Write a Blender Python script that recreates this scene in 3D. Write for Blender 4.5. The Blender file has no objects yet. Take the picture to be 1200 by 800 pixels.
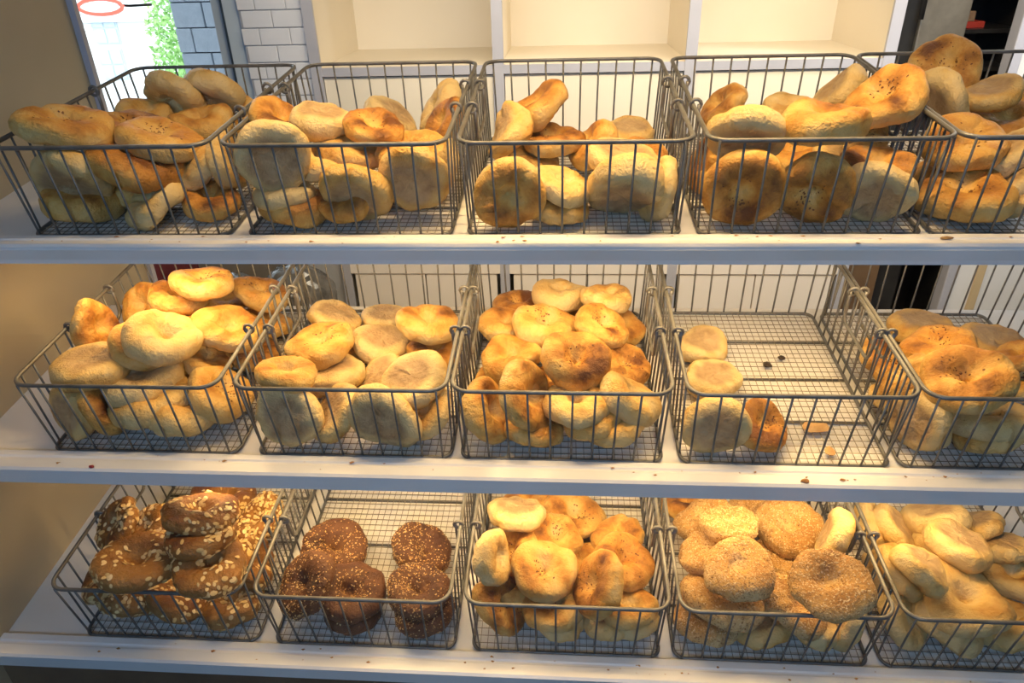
import bpy, bmesh, math, random
import numpy as np
from mathutils import Vector, Matrix
S = bpy.context.scene
COL = S.collection
R = math.radians

# ------------------------------------------------------------------ camera
CAM = (-0.0386, -0.9136, 0.3396)
F_PX = 821.66
YAW, PITCH, ROLL = -0.0791, -0.5030, -0.0292
cd = bpy.data.cameras.new('camera'); cam = bpy.data.objects.new('camera', cd); COL.objects.link(cam)
cd.sensor_fit = 'HORIZONTAL'; cd.sensor_width = 36.0; cd.lens = F_PX / 1200 * 36
cd.clip_start = 0.02; cd.clip_end = 300
fwd = Vector((math.sin(YAW)*math.cos(PITCH), math.cos(YAW)*math.cos(PITCH), math.sin(PITCH)))
rgt = Vector((math.cos(YAW), -math.sin(YAW), 0)); up = rgt.cross(fwd)
r2 = math.cos(ROLL)*rgt + math.sin(ROLL)*up; u2 = -math.sin(ROLL)*rgt + math.cos(ROLL)*up
M = Matrix((r2, u2, -fwd)).transposed().to_4x4(); M.translation = Vector(CAM)
cam.matrix_world = M
S.camera = cam

# ------------------------------------------------------------------ world, daylight, exposure
W = bpy.data.worlds.new('sky'); S.world = W; W.use_nodes = True
bg = W.node_tree.nodes['Background']; bg.inputs[0].default_value = (0.78, 0.89, 1.0, 1); bg.inputs[1].default_value = 3.6
vs = S.view_settings; vs.view_transform = 'Standard'; vs.look = 'None'; vs.gamma = 1.0; vs.use_curve_mapping = False
vs.exposure = 0.3

def area(name, loc, rot, sx, sy, power, color, spread=180):
    l = bpy.data.lights.new(name, 'AREA'); l.shape = 'RECTANGLE'; l.size = sx; l.size_y = sy
    l.energy = power; l.color = color; l.spread = R(spread)
    o = bpy.data.objects.new(name, l); COL.objects.link(o); o.location = loc; o.rotation_euler = rot
    return o
# area lamp standing in for daylight from the shop front behind the viewer
area('shop_front_daylight', (0.0, -2.28, 0.84), (R(78), 0, 0), 1.7, 0.7, 25.0, (0.36, 0.60, 1.0))
# warm ceiling lamp of the work aisle
area('aisle_ceiling_lamp', (0.35, 0.60, 0.80), (R(38), 0, 0), 2.0, 0.15, 18, (1.0, 0.83, 0.60), 130)
area('partition_fill_light', (1.60, 0.80, 1.24), (R(48), 0, 0), 0.5, 0.2, 20, (0.95, 0.97, 1.0), 140)  # neutral fill added to brighten the white partition
WARM = (1.0, 0.66, 0.29)
LAMPS = [((.0, 0.03, 0.62), 0.95, 5.1, 0.0), ((-.12, 0.055, -0.045), 1.36, 4.0, R(8)), ((-.02, -0.05, -0.352), 1.30, 3.9, R(8))]
for i, (loc, ln, pw, rx) in enumerate(LAMPS):
    area('case_lamp', loc, (rx, 0, 0), ln, 0.03, pw, WARM, 112 if i == 0 else 180)

# ------------------------------------------------------------------ helpers
def tag(o, label=None, cat=None, group=None, kind=None):
    if label: o['label'] = label
    if cat: o['category'] = cat
    if group: o['group'] = group
    if kind: o['kind'] = kind
    return o
def empty(name, loc=(0,0,0), rot=(0,0,0)):
    o = bpy.data.objects.new(name, None); COL.objects.link(o); o.location = loc; o.rotation_euler = rot
    o.empty_display_size = 0.05
    return o
class MB:
    def __init__(s): s.v = []; s.f = []
    def add(s, v, f):
        n = len(s.v); s.v += [tuple(p) for p in v]; s.f += [tuple(i+n for i in q) for q in f]; return s
    def box(s, x0, x1, y0, y1, z0, z1):
        v = [(x,y,z) for z in (z0,z1) for y in (y0,y1) for x in (x0,x1)]
        return s.add(v, [(0,2,3,1),(4,5,7,6),(0,1,5,4),(2,6,7,3),(0,4,6,2),(1,3,7,5)])
    def tube(s, pts, r, n=6, closed=False):
        pts = [Vector(p) for p in pts]; m = len(pts); rings = []
        ref = None
        for i in range(m):
            a = pts[i-1] if (i or closed) else pts[i]; b = pts[(i+1) % m] if (i < m-1 or closed) else pts[i]
            t = (b-a).normalized()
            if ref is None:
                ref = t.orthogonal().normalized()
            else:
                ref = (ref - ref.dot(t)*t).normalized()
            q = t.cross(ref); rr = r[i] if isinstance(r, (list, tuple)) else r
            rings.append([pts[i] + rr*(math.cos(2*math.pi*k/n)*ref + math.sin(2*math.pi*k/n)*q) for k in range(n)])
        v = [p for rg in rings for p in rg]; f = []
        for i in range(m if closed else m-1):
            j = (i+1) % m; off = 0
            if closed and j == 0:
                d = [(rings[0][k]-rings[i][0]).length for k in range(n)]; off = d.index(min(d))
            for k in range(n):
                f.append((i*n+k, i*n+(k+1)%n, j*n+(k+1+off)%n, j*n+(k+off)%n))
        if not closed: f += [tuple(range(n-1,-1,-1)), tuple((m-1)*n+k for k in range(n))]
        return s.add(v, f)
    def prism(s, poly, x0, x1):            # poly of (y, z), extruded along x
        n = len(poly); v = [(x0,y,z) for y,z in poly] + [(x1,y,z) for y,z in poly]
        f = [(k,(k+1)%n,n+(k+1)%n,n+k) for k in range(n)] + [tuple(range(n-1,-1,-1)), tuple(range(n,2*n))]
        return s.add(v, f)
    def mesh(s, name, mat=None, smooth=False):
        me = bpy.data.meshes.new(name); me.from_pydata(s.v, [], s.f)
        bm = bmesh.new(); bm.from_mesh(me); bmesh.ops.recalc_face_normals(bm, faces=bm.faces); bm.to_mesh(me); bm.free()
        if mat: me.materials.append(mat)
        if smooth: me.polygons.foreach_set('use_smooth', [True]*len(me.polygons))
        return me
    def build(s, name, mat, parent=None, smooth=False, bevel=0):
        return link(name, s.mesh(name, mat, smooth), parent, bevel)
def link(name, me, parent=None, bevel=0):
    o = bpy.data.objects.new(name, me); COL.objects.link(o); o.parent = parent
    if bevel:
        m = o.modifiers.new('bevel', 'BEVEL'); m.width = bevel; m.segments = 2; m.limit_method = 'ANGLE'
    return o
def rrect(x0, x1, y0, y1, z, r, n=5):
    out = []
    for cx, cy, a0 in ((x1-r,y1-r,0),(x0+r,y1-r,90),(x0+r,y0+r,180),(x1-r,y0+r,270)):
        for k in range(n+1):
            a = R(a0+90*k/n); out.append((cx+r*math.cos(a), cy+r*math.sin(a), z))
    return out

# ------------------------------------------------------------------ materials
def mat(name):
    m = bpy.data.materials.new(name); m.use_nodes = True
    nt = m.node_tree; return m, nt, nt.nodes['Principled BSDF']
def N(nt, typ, **kw):
    n = nt.nodes.new(typ)
    for k, v in kw.items(): setattr(n, k, v)
    return n
def noise(nt, scale, detail=4, coord='Object', rough=.6):
    tc = N(nt, 'ShaderNodeTexCoord'); n = N(nt, 'ShaderNodeTexNoise')
    n.inputs['Scale'].default_value = scale; n.inputs['Detail'].default_value = detail; n.inputs['Roughness'].default_value = rough
    nt.links.new(tc.outputs[coord], n.inputs['Vector']); return n
def ramp(nt, stops):
    r = N(nt, 'ShaderNodeValToRGB'); e = r.color_ramp.elements
    while len(e) < len(stops): e.new(0.5)
    for el, (p, c) in zip(e, stops): el.position = p; el.color = (*c, 1)
    return r
def bump(nt, bs, src, strength, dist):
    b = N(nt, 'ShaderNodeBump'); b.inputs['Strength'].default_value = strength; b.inputs['Distance'].default_value = dist
    nt.links.new(src, b.inputs['Height']); nt.links.new(b.outputs[0], bs.inputs['Normal'])
def simple(name, c1, c2=None, scale=8, rough=.5, metal=0, spec=.5, bmp=0, lo=.35, hi=.65):
    m, nt, bs = mat(name)
    bs.inputs['Roughness'].default_value = rough; bs.inputs['Metallic'].default_value = metal
    bs.inputs['Specular IOR Level'].default_value = spec
    n = noise(nt, scale); r = ramp(nt, [(lo, c1), (hi, c2 or tuple(x*.88 for x in c1))])
    nt.links.new(n.outputs[0], r.inputs[0]); nt.links.new(r.outputs[0], bs.inputs['Base Color'])
    if bmp: bump(nt, bs, n.outputs[0], bmp, .002)
    return m
MT = {}
MT['laminate'] = simple('white_laminate', (.80,.78,.74), (.72,.69,.63), 5, .38)
MT['lip'] = simple('white_shelf_edge', (.86,.85,.83), (.80,.78,.75), 7, .32)
MT['panel'] = simple('cream_end_panel', (.54,.45,.29), (.47,.39,.25), 3, .45)
MT['base'] = simple('brown_base_panel', (.20,.12,.06), (.14,.08,.04), 9, .5)
MT['wire'] = simple('galvanised_wire', (.17,.17,.165), (.115,.108,.095), 45, .42, .35)
MT['rimwire'] = simple('worn_rim_wire', (.20,.198,.19), (.13,.12,.10), 28, .42, .35, bmp=.15)
MT['mesh'] = simple('floor_mesh_wire', (.30,.255,.19), (.18,.145,.095), 40, .5, .4)
MT['cream'] = simple('cream_cabinet', (.84,.76,.62), (.80,.71,.56), 2, .5)
MT['edge'] = simple('pale_grey_edging', (.46,.46,.52), (.42,.42,.47), 6, .45)
MT['door'] = simple('cream_door', (.86,.79,.71), (.83,.75,.66), 3, .45)
MT['tile'] = simple('white_glazed_tile', (.80,.81,.85), (.74,.75,.80), 6, .15)
MT['grout'] = simple('grey_grout', (.52,.53,.56), None, 30, .8)
MT['wall'] = simple('painted_wall', (.30,.26,.21), None, 4, .7)
MT['ceil'] = simple('ceiling_paint', (.17,.17,.18), None, 4, .8)
MT['opaque'] = simple('opaque_pale_blue', (.70,.78,.86), None, 4, .4)
MT['frontwall'] = simple('dark_shop_front', (.09,.10,.12), None, 4, .6)
MT['floor'] = simple('shop_floor', (.09,.09,.10), (.07,.07,.075), 12, .5)
MT['black'] = simple('black_enamel', (.018,.017,.017), (.03,.028,.026), 14, .35)
MT['steel'] = simple('brushed_steel', (.30,.27,.22), (.24,.21,.17), 20, .4, .7)
MT['brown'] = simple('brown_board', (.19,.115,.06), (.14,.08,.04), 9, .5)
MT['white'] = simple('white_board', (.80,.79,.78), (.75,.73,.70), 3, .4)
MT['tan'] = simple('tan_strip', (.62,.47,.27), None, 9, .5)
MT['maroon'] = simple('maroon_plastic', (.16,.02,.025), (.11,.015,.018), 9, .4)
MT['bag'] = simple('smoky_plastic_film', (.07,.066,.06), (.13,.125,.12), 18, .22)
MT['red'] = simple('red_card', (.55,.05,.03), None, 9, .5)
MT['yellow'] = simple('yellow_card', (.60,.40,.10), None, 9, .5)
MT['card'] = simple('brown_card', (.34,.20,.11), None, 9, .6)
MT['facade'] = simple('white_render', (.86,.84,.80), (.80,.77,.74), .6, .8)
MT['pane'] = simple('dark_window_glass', (.58,.68,.72), None, 3, .1)
MT['frame'] = simple('blue_grey_frame', (.56,.66,.76), None, 5, .4)
MT['gasket'] = simple('dark_gasket', (.06,.09,.12), None, 5, .5)
MT['block'] = simple('blue_grey_block', (.52,.58,.66), (.44,.50,.58), 30, .9, bmp=.3)
MT['leaf'] = simple('tree_leaf', (.20,.42,.10), (.40,.60,.22), 3, .6)
MT['bark'] = simple('bark', (.10,.07,.05), None, 9, .9)
MT['asphalt'] = simple('street', (.18,.18,.18), None, 4, .9)
MT['crumb'] = simple('crumbs', (.55,.30,.09), (.30,.13,.04), 60, .8)
MT['jam'] = simple('red_smear', (.35,.02,.02), None, 60, .5)
MT['flake'] = simple('crust_flake', (.45,.25,.09), (.60,.38,.16), 60, .8)
MT['dark'] = simple('burnt_bit', (.03,.018,.01), None, 60, .8)
MT['neon'] = simple('red_neon_glass', (.85,.22,.18), None, 9, .3)
_b = MT['neon'].node_tree.nodes['Principled BSDF']; _b.inputs['Emission Color'].default_value = (1,.16,.12,1); _b.inputs['Emission Strength'].default_value = 1.6
# front glass: clear pane with a mirror sheen
m = bpy.data.materials.new('clear_pane'); m.use_nodes = True; nt = m.node_tree; nt.nodes.clear()
out = N(nt, 'ShaderNodeOutputMaterial'); mx = N(nt, 'ShaderNodeMixShader'); tr = N(nt, 'ShaderNodeBsdfTransparent'); gl = N(nt, 'ShaderNodeBsdfGlossy')
lw = N(nt, 'ShaderNodeLayerWeight'); lw.inputs['Blend'].default_value = .5; gl.inputs['Roughness'].default_value = .02
pw = N(nt, 'ShaderNodeMath', operation='POWER'); pw.inputs[1].default_value = 5; nt.links.new(lw.outputs['Facing'], pw.inputs[0])
fr = N(nt, 'ShaderNodeMath', operation='MULTIPLY_ADD'); fr.inputs[1].default_value = .96; fr.inputs[2].default_value = .04; nt.links.new(pw.outputs[0], fr.inputs[0])
tr.inputs[0].default_value = (.975,.985,.98,1)
nt.links.new(fr.outputs[0], mx.inputs[0]); nt.links.new(tr.outputs[0], mx.inputs[1]); nt.links.new(gl.outputs[0], mx.inputs[2]); nt.links.new(mx.outputs[0], out.inputs[0])
MT['glass'] = m

def dough(name, stops, under, rough=.5, spec=.35, mott=.30):
    m, nt, bs = mat(name)
    bs.inputs['Roughness'].default_value = rough; bs.inputs['Specular IOR Level'].default_value = spec
    at = N(nt, 'ShaderNodeAttribute', attribute_name='toast'); au = N(nt, 'ShaderNodeAttribute', attribute_name='under')
    oi = N(nt, 'ShaderNodeObjectInfo')
    n1 = noise(nt, 38, 5); n2 = noise(nt, 210, 3); n3 = noise(nt, 95, 4, rough=.7); n1.inputs['Distortion'].default_value = .6
    a0 = N(nt, 'ShaderNodeMath', operation='MULTIPLY_ADD'); a0.inputs[1].default_value = .5; nt.links.new(n3.outputs[0], a0.inputs[0]); nt.links.new(at.outputs['Fac'], a0.inputs[2])
    a = N(nt, 'ShaderNodeMath', operation='MULTIPLY_ADD'); a.inputs[1].default_value = mott*2; nt.links.new(n1.outputs[0], a.inputs[0]); nt.links.new(a0.outputs[0], a.inputs[2])
    b = N(nt, 'ShaderNodeMath', operation='MULTIPLY_ADD'); b.inputs[1].default_value = .16; nt.links.new(oi.outputs['Random'], b.inputs[0]); nt.links.new(a.outputs[0], b.inputs[2])
    c = N(nt, 'ShaderNodeMath', operation='SUBTRACT'); c.inputs[1].default_value = mott+.31; nt.links.new(b.outputs[0], c.inputs[0])
    r = ramp(nt, stops); nt.links.new(c.outputs[0], r.inputs[0])
    ur = ramp(nt, [(.30, under[0]), (.52, under[1]), (.72, under[2])]); nt.links.new(n1.outputs[0], ur.inputs[0])
    mxc = N(nt, 'ShaderNodeMix', data_type='RGBA'); nt.links.new(au.outputs['Fac'], mxc.inputs['Factor'])
    nt.links.new(r.outputs[0], mxc.inputs['A']); nt.links.new(ur.outputs[0], mxc.inputs['B'])
    nt.links.new(mxc.outputs['Result'], bs.inputs['Base Color'])
    a0b = N(nt, 'ShaderNodeMath', operation='ADD'); nt.links.new(n1.outputs[0], a0b.inputs[0]); nt.links.new(n3.outputs[0], a0b.inputs[1])
    ad = N(nt, 'ShaderNodeMath', operation='MULTIPLY_ADD'); ad.inputs[1].default_value = .45
    nt.links.new(n2.outputs[0], ad.inputs[0]); nt.links.new(a0b.outputs[0], ad.inputs[2])
    bump(nt, bs, ad.outputs[0], .75, .006)
    return m
UND = ((.33,.205,.095), (.46,.31,.155), (.58,.42,.22))
MT['g'] = dough('golden_crust', [(0,(.71,.50,.20)), (.34,(.67,.385,.095)), (.60,(.50,.22,.04)), (.92,(.15,.05,.012))], UND)
MT['p'] = dough('pale_crust', [(0,(.72,.54,.25)), (.40,(.69,.45,.15)), (.68,(.54,.29,.07)), (1,(.22,.085,.02))], UND)
MT['o'] = dough('brown_wheat_crust', [(0,(.38,.19,.05)), (.4,(.31,.135,.03)), (.7,(.20,.07,.015)), (1,(.07,.02,.006))], ((.16,.07,.02),(.22,.10,.03),(.26,.12,.04)), .42, .4)
MT['d'] = dough('dark_rye_crust', [(0,(.17,.075,.032)), (.4,(.13,.052,.021)), (.7,(.08,.03,.013)), (1,(.03,.01,.005))], ((.06,.025,.012),(.09,.04,.018),(.11,.05,.02)), .5, .35)
MT['s'] = dough('sesame_dough', [(0,(.74,.52,.24)), (.4,(.58,.33,.10)), (.75,(.42,.20,.05)), (1,(.20,.08,.02))], UND)
def seedmat(name, cols, rough=.55):
    m, nt, bs = mat(name); g_ = N(nt, 'ShaderNodeNewGeometry'); r = ramp(nt, [(i/(len(cols)-1), c) for i, c in enumerate(cols)])
    nt.links.new(g_.outputs['Random Per Island'], r.inputs[0]); nt.links.new(r.outputs[0], bs.inputs['Base Color']); bs.inputs['Roughness'].default_value = rough
    return m
MT['oat'] = seedmat('oat_flake', [(.62,.40,.14),(.78,.55,.24),(.86,.66,.36)])
MT['sesame'] = seedmat('sesame_seed', [(.30,.15,.04),(.48,.27,.09),(.66,.43,.19),(.78,.58,.32)])
MT['seed'] = seedmat('mixed_seed', [(.02,.015,.012),(.40,.19,.05),(.62,.38,.13),(.80,.58,.28)])
MT['onion'] = simple('toasted_onion', (.26,.10,.025), (.09,.03,.01), 240, .7)

# ------------------------------------------------------------------ shop setting
FL, CE = -1.16, 1.30
def struct(name, mb, m, parent=None, bevel=0):
    o = mb.build(name, m, parent, bevel=bevel)
    if parent is None: o['kind'] = 'structure'
    return o
struct('floor', MB().box(-3.4, -.8, -3.3, 1.57, FL-.05, FL).box(-.8, 3.0, -3.3, 2.1, FL-.05, FL), MT['floor'])
struct('ceiling', MB().box(-3.4, -.8, -3.3, 1.57, CE, CE+.05).box(-.8, 3.0, -3.3, 2.1, CE, CE+.05), MT['ceil'])
struct('wall_right', MB().box(2.95, 3.0, -3.25, 2.25, FL, CE), MT['wall'])
struct('wall_left', MB().box(-3.4, -3.35, -3.25, 1.57, FL, CE), MT['wall'])
w = MB().box(-3.35, 2.95, -2.45, -2.35, FL, CE)
struct('wall_front', w, MT['frontwall'])
w2 = struct('added_window_panel', MB().box(-.93, .93, -2.35, -2.33, .42, .46).box(-.93, .93, -2.35, -2.33, 1.20, 1.24).box(-.93, -.89, -2.35, -2.33, .46, 1.20).box(.89, .93, -2.35, -2.33, .46, 1.20), MT['frame'])  # unseen window added behind the daylight lamp; the wall is solid
struct('pane', MB().box(-.89, .89, -2.348, -2.340, .46, 1.20), MT['opaque'], w2)  # opaque pale panel, no daylight passes through it
w = MB(); w.box(-3.35, -1.07, 1.47, 1.57, FL, -.50); w.box(-3.35, -2.7, 1.47, 1.57, -.5, CE); w.box(-2.7, -1.07, 1.47, 1.57, 1.05, CE)
w.box(-0.80, 2.95, 2.0, 2.1, FL, CE)
struct('wall_back', w, MT['wall'])
# tiled pier between the window and the cabinet
pier = struct('wall_pier', MB().box(-1.045, -.835, 1.425, 2.0, FL, CE), MT['grout'])
tm = MB().box(-.0475, .0475, -.006, 0, -.0238, .0238).mesh('tile', MT['tile'])
for row in range(17):
    z = -.42 + row*.0505; off = .0 if row % 2 else .0485
    for k in range(-2, 3):
        cx = -.94 + off + k*.098
        x0, x1 = max(cx-.0475, -1.045), min(cx+.0475, -.835)
        if x1-x0 < .012: continue
        o = link('tile', tm, pier, .0015); o.location = ((x0+x1)/2, 1.425, z); o.scale.x = (x1-x0)/.095
# window in the back wall
wf = MB(); wf.box(-1.10, -1.045, 1.44, 1.56, -.5, 1.05)
win = struct('window_1', wf, MT['frame'])
struct('gasket', MB().box(-1.112, -1.10, 1.45, 1.55, -.5, 1.05), MT['gasket'], win)
struct('frame_jamb', MB().box(-1.150, -1.112, 1.47, 1.54, -.5, 1.05), MT['frame'], win)
struct('frame_sill', MB().box(-2.7, -1.112, 1.43, 1.58, -.53, -.50), MT['frame'], win)
struct('pane', MB().box(-2.7, -1.15, 1.500, 1.506, -.5, 1.05), MT['glass'], win)
# red neon piece hanging at the top of the window
ns = empty('neon_sign', (-1.41, 1.40, .205)); tag(ns, 'small red neon loop sign on a dark rod inside the window', 'sign')
MB().tube([(-.06+.055*math.cos(a)*1.3, 0, .028+.022*math.sin(a)) for a in [k*math.pi/8 for k in range(16)]], .006, 6, True).build('neon_tube', MT['neon'], ns, True)
MB().tube([(-.02,.01,.05),(.0,.01,.03),(.03,.01,.028),(.10,.01,.03)], .004, 6).build('rod', MT['black'], ns, True)
MB().tube([(-.06,.01,.05),(-.06,.01,.85)], .0025, 5).build('hanger_wire', MT['black'], ns)
# outside the window
struct('street', MB().box(-60, 30, 2.6, 90, -9.1, -9.0), MT['asphalt'])
bl = empty('white_building', (-22, 30, -9)); tag(bl, 'sunlit white building across the street seen through the window', 'building')
MB().box(-12, 5.2, 0, 10, 0, 17).build('facade', MT['facade'], bl)
MB().box(-12.1, 5.3, -.25, 0, 7.35, 7.5).build('ledge', MT['facade'], bl)
for (px, pz) in [(-19.19, -1.89), (-19.27, -3.33)]:
    f = MB(); f.box(-.55,.55,-.06,.0,-.62,.62); wo = f.build('window', MT['frame'], bl); wo.location = (px+22, 0, pz+9)
    for sx in (-1, 1):
        for sz in (-1, 1):
            p = MB().box(-.22,.22,-.09,-.06,-.26,.26).build('pane', MT['pane'], wo); p.location = (sx*.26, 0, sz*.30)
# block pier just outside
bp = empty('block_pier', (-1.585, 2.3, -9)); tag(bp, 'blue grey concrete block pier outside the window', 'pier')
MB().box(-.135, .145, .02, .40, 0, 11).build('mortar_core', MT['gasket'], bp)
bme = MB().box(-.0665, .0665, 0, .03, -.0475, .0475).mesh('block', MT['block'])
for row in range(16):
    for k in range(3 if row % 2 else 2):
        o = link('block', bme, bp, .003); o.location = (-.065 + k*.14 - (.07 if row % 2 else 0), 0, 8.35 + row*.1)
        if row % 2 and k in (0, 2): o.scale.x = .5; o.location.x += .035 if k == 0 else -.035
# tree between pier and building
rng = np.random.default_rng(5)
tr_ = empty('street_tree', (-6.3, 11.5, -9)); tag(tr_, 'green leafy tree beside the white building outside', 'tree')
MB().tube([(0,0,0),(.05,0,4),(0,.05,8)], [.16,.13,.06], 8).build('trunk', MT['bark'], tr_, True)
lv = MB()
for k in range(7000):
    d = rng.normal(size=3); d /= np.linalg.norm(d); p = d*np.array([.62,.8,2.6])*rng.random()**.4 + np.array([0,0,7.7])
    a = rng.normal(size=3); a /= np.linalg.norm(a); b = np.cross(a, rng.normal(size=3)); b /= np.linalg.norm(b)
    lv.add([p-a*.05, p+b*.025, p+a*.05, p-b*.025], [(0,1,2,3)])
tag(lv.build('foliage', MT['leaf'], tr_), kind='stuff')

# cream cabinet with open cubbies behind the case
cb = empty('wall_cabinet', (0, 1.4, FL)); tag(cb, 'cream wall cabinet with open cubbies above panelled doors', 'cabinet')
XS = [-.82, -.24, .35, .935]; d0 = .50
MB().box(XS[0], XS[3], d0, d0+.02, 0, CE-FL).build('back_panel', MT['cream'], cb)
for i, x in enumerate(XS):
    t = .016
    o = MB().box(x-t/2, x+t/2, .012, d0, 0, CE-FL).build('divider', MT['cream'], cb)
    MB().box(x-.017, x+.017, 0, .012, 0, CE-FL).build('edging', MT['edge'], o)
for z in (.042, .62):
    o = MB().box(XS[0], XS[3], .012, d0, z-FL-.025, z-FL).build('cubby_shelf', MT['cream'], cb)
    for i in range(3):
        MB().box(XS[i]+.017, XS[i+1]-.017, .002, .012, z-FL-.026, z-FL).build('edging', MT['edge'], o)
for i in range(3):
    MB().box(XS[i]+.017, XS[i+1]-.017, 0, .018, .50, .79).build('rail', MT['door'], cb)
    MB().box(XS[i]+.019, XS[i+1]-.019, .012, .024, .795, 1.172).build('fixed_panel', MT['cream'], cb)
    xm = (XS[i]+XS[i+1])/2
    for x0, x1 in ((XS[i]+.03, xm-.002), (xm+.002, XS[i+1]-.03)):
        MB().box(x0, x1, .004, .02, .06, .497).build('door', MT['door'], cb, bevel=.002)

# appliances and shelving at the right of the cabinet
oc = empty('steel_oven', (1.09, 1.52, FL)); tag(oc, 'tall black and steel appliance beside the cream cabinet', 'oven')
MB().box(-.145, .10, 0, .45, 0, 2.3).build('body', MT['black'], oc, bevel=.006)
MB().box(-.045, .095, -.02, 0, 1.02, 2.2).build('steel_door', MT['steel'], oc, bevel=.004)
MB().box(-.130, .012, -.02, 0, .05, .62).build('brown_panel', MT['brown'], oc, bevel=.003)
MB().tube([(-.06,-.05,1.3),(-.06,-.05,1.9)], .008, 8).build('handle', MT['black'], oc, True)
rk = empty('storage_rack', (1.24, 1.62, FL)); tag(rk, 'dark narrow storage rack between appliance and white board', 'rack')
MB().box(-.045, .20, .28, .30, 0, 2.2).build('back_panel', MT['black'], rk)
for x in (-.045, .19): MB().box(x, x+.012, 0, .30, 0, 2.2).build('post', MT['black'], rk)
for k, z in enumerate((.55, .80, 1.02, 1.14, 1.255, 1.37, 1.50)): MB().box(-.033, .19, 0, .28, z-.012, z).build('shelf', MT['black'], rk)
for k, (x, z, w_, h_, mm, lb, ct) in enumerate(((0.0,1.14,.05,.045,'card','brown carton on the third rack shelf','box'), (.03,1.255,.06,.02,'red','flat red packet on the dark storage rack','packet'),
      (0.0,1.255+.02,.05,.03,'card','small brown box lying on the red packet','box'), (.02,1.37,.08,.014,'yellow','thin yellow packet on the storage rack','packet'), (.04,1.50,.06,.05,'red','bright red carton on the top rack shelf','box'),
      (0.0,1.02,.05,.09,'yellow','upright yellow carton low on the dark rack','box'))):
    o = MB().box(-w_/2, w_/2, 0, .12, 0, h_).build('packet' if ct == 'packet' else 'carton', MT[mm], None, bevel=.002)
    o.location = (1.24+x+.02, 1.66, FL+z); tag(o, lb, ct)
wb = empty('white_partition', (1.262, 1.36, FL)); tag(wb, 'white partition board with grey edge at the right', 'partition')
MB().box(.03, .75, .012, .04, 0, 2.4).build('board', MT['white'], wb)
MB().box(0, .03, 0, .05, 0, 2.4).build('edge_trim', MT['edge'], wb, bevel=.004)
MB().box(.098, .124, .004, .012, 0, .9).build('tan_strip', MT['tan'], wb)

# crate and plastic bags on a low bench left behind the case
bn = empty('low_bench', (-1.3, 1.22, FL)); tag(bn, 'low dark bench below the window behind the case', 'bench')
MB().box(-.45, .45, -.2, .2, .34, .37).build('top', MT['black'], bn)
for sx in (-1, 1):
    for sy in (-1, 1): MB().box(sx*.42-.02, sx*.42+.02, sy*.17-.02, sy*.17+.02, 0, .34).build('leg', MT['black'], bn)
mc = empty('maroon_crate', (-1.47, 1.20, FL+.37)); tag(mc, 'maroon plastic crate on the bench behind the leftmost middle basket', 'crate')
MB().box(-.13,.13,-.15,.15,0,.012).build('bottom', MT['maroon'], mc)
for a in ((-.13,.13,-.15,-.14),(-.13,.13,.14,.15),(-.13,-.12,-.14,.14),(.12,.13,-.14,.14)): MB().box(*a, .012, .30).build('side', MT['maroon'], mc, bevel=.003)
def bag(loc, sx, sy, sz, seed, label):
    r = np.random.default_rng(seed); bm = bmesh.new(); bmesh.ops.create_icosphere(bm, subdivisions=4, radius=1)
    K = r.normal(size=(14,3))*5; ph = r.random(14)*6
    for v in bm.verts:
        p = np.array(v.co); k = sum(abs(math.sin(K[i]@p+ph[i])) for i in range(14))/14
        s = 1+.38*(k-.6); v.co = Vector((p[0]*s*sx, p[1]*s*sy, max(p[2]*s, -.8)*sz+.8*sz))
    me = bpy.data.meshes.new('plastic_bag'); bm.to_mesh(me); bm.free(); me.materials.append(MT['bag'])
    o = link('plastic_bag', me); o.location = loc; tag(o, label, 'bag')
bag((-1.18, 1.17, FL+.37), .15, .15, .12, 1, 'crumpled smoky plastic bag beside the maroon crate')
bag((-.95, 1.24, FL+.37), .13, .12, .125, 2, 'dark crumpled plastic bag next to the cream cabinet')

# ------------------------------------------------------------------ display case
TILT = 0.11587; DZ = (0, .30711, .62232); DY = (0, -.10620, -.18989)
XL, XR = -.953, 1.75
case = empty('display_case', (0, 0, FL)); tag(case, 'white three shelf display case with cream end panel and glass front', 'display case')
def P(name, mb, m, parent=None, bevel=0, rot=0, loc=(0,0,0)):
    o = mb.build(name, m, parent or case, bevel=bevel); o.location = loc; o.rotation_euler.x = rot; return o
LIPS = []
for i in range(3):
    o = P('shelf', MB().box(XL, XR, -.030, .425, -.020, -.005), MT['laminate'], rot=TILT, loc=(0, DY[i], -DZ[i]-FL))
    lf = (-.028, -.036, -.036)[i]
    prof = [(.004,-.006),(.004,.001),(.002,.0025),(-.008,.0025),(-.0105,.0008),(-.0135,.0008),(-.016,.002),(lf+.004,.002),(lf,-.001),(lf,-.0275),(lf+.006,-.030),(.004,-.030)]
    l = MB().prism(prof, XL, XR).build('front_edge', MT['lip'], o)
    LIPS.append(o)
P('end_panel', MB().box(XL-.022, XL, -.24, .47, -.75, 1.0), MT['panel'], loc=(0,0,-FL), bevel=.003)
P('rear_trim', MB().box(XL-.024, XL+.012, .462, .475, -.75, 1.0), MT['edge'], loc=(0,0,-FL))
P('base_panel', MB().box(XL, XR, -.215, -.20, FL, -.66), MT['base'], loc=(0,0,-FL))
P('top_board', MB().box(XL-.022, XR, -.25, .47, 1.0, 1.02), MT['laminate'], loc=(0,0,-FL))
P('glass_front', MB().box(XL-.022, XR, -.262, -.256, -.80, 1.0), MT['glass'], loc=(0,0,-FL))
for (loc, ln, pw, rx) in LAMPS:
    P('lamp_housing', MB().box(-ln/2, ln/2, -.02, .02, .004, .012), MT['lip'], loc=(loc[0], loc[1], loc[2]-FL), rot=rx)
    
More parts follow.
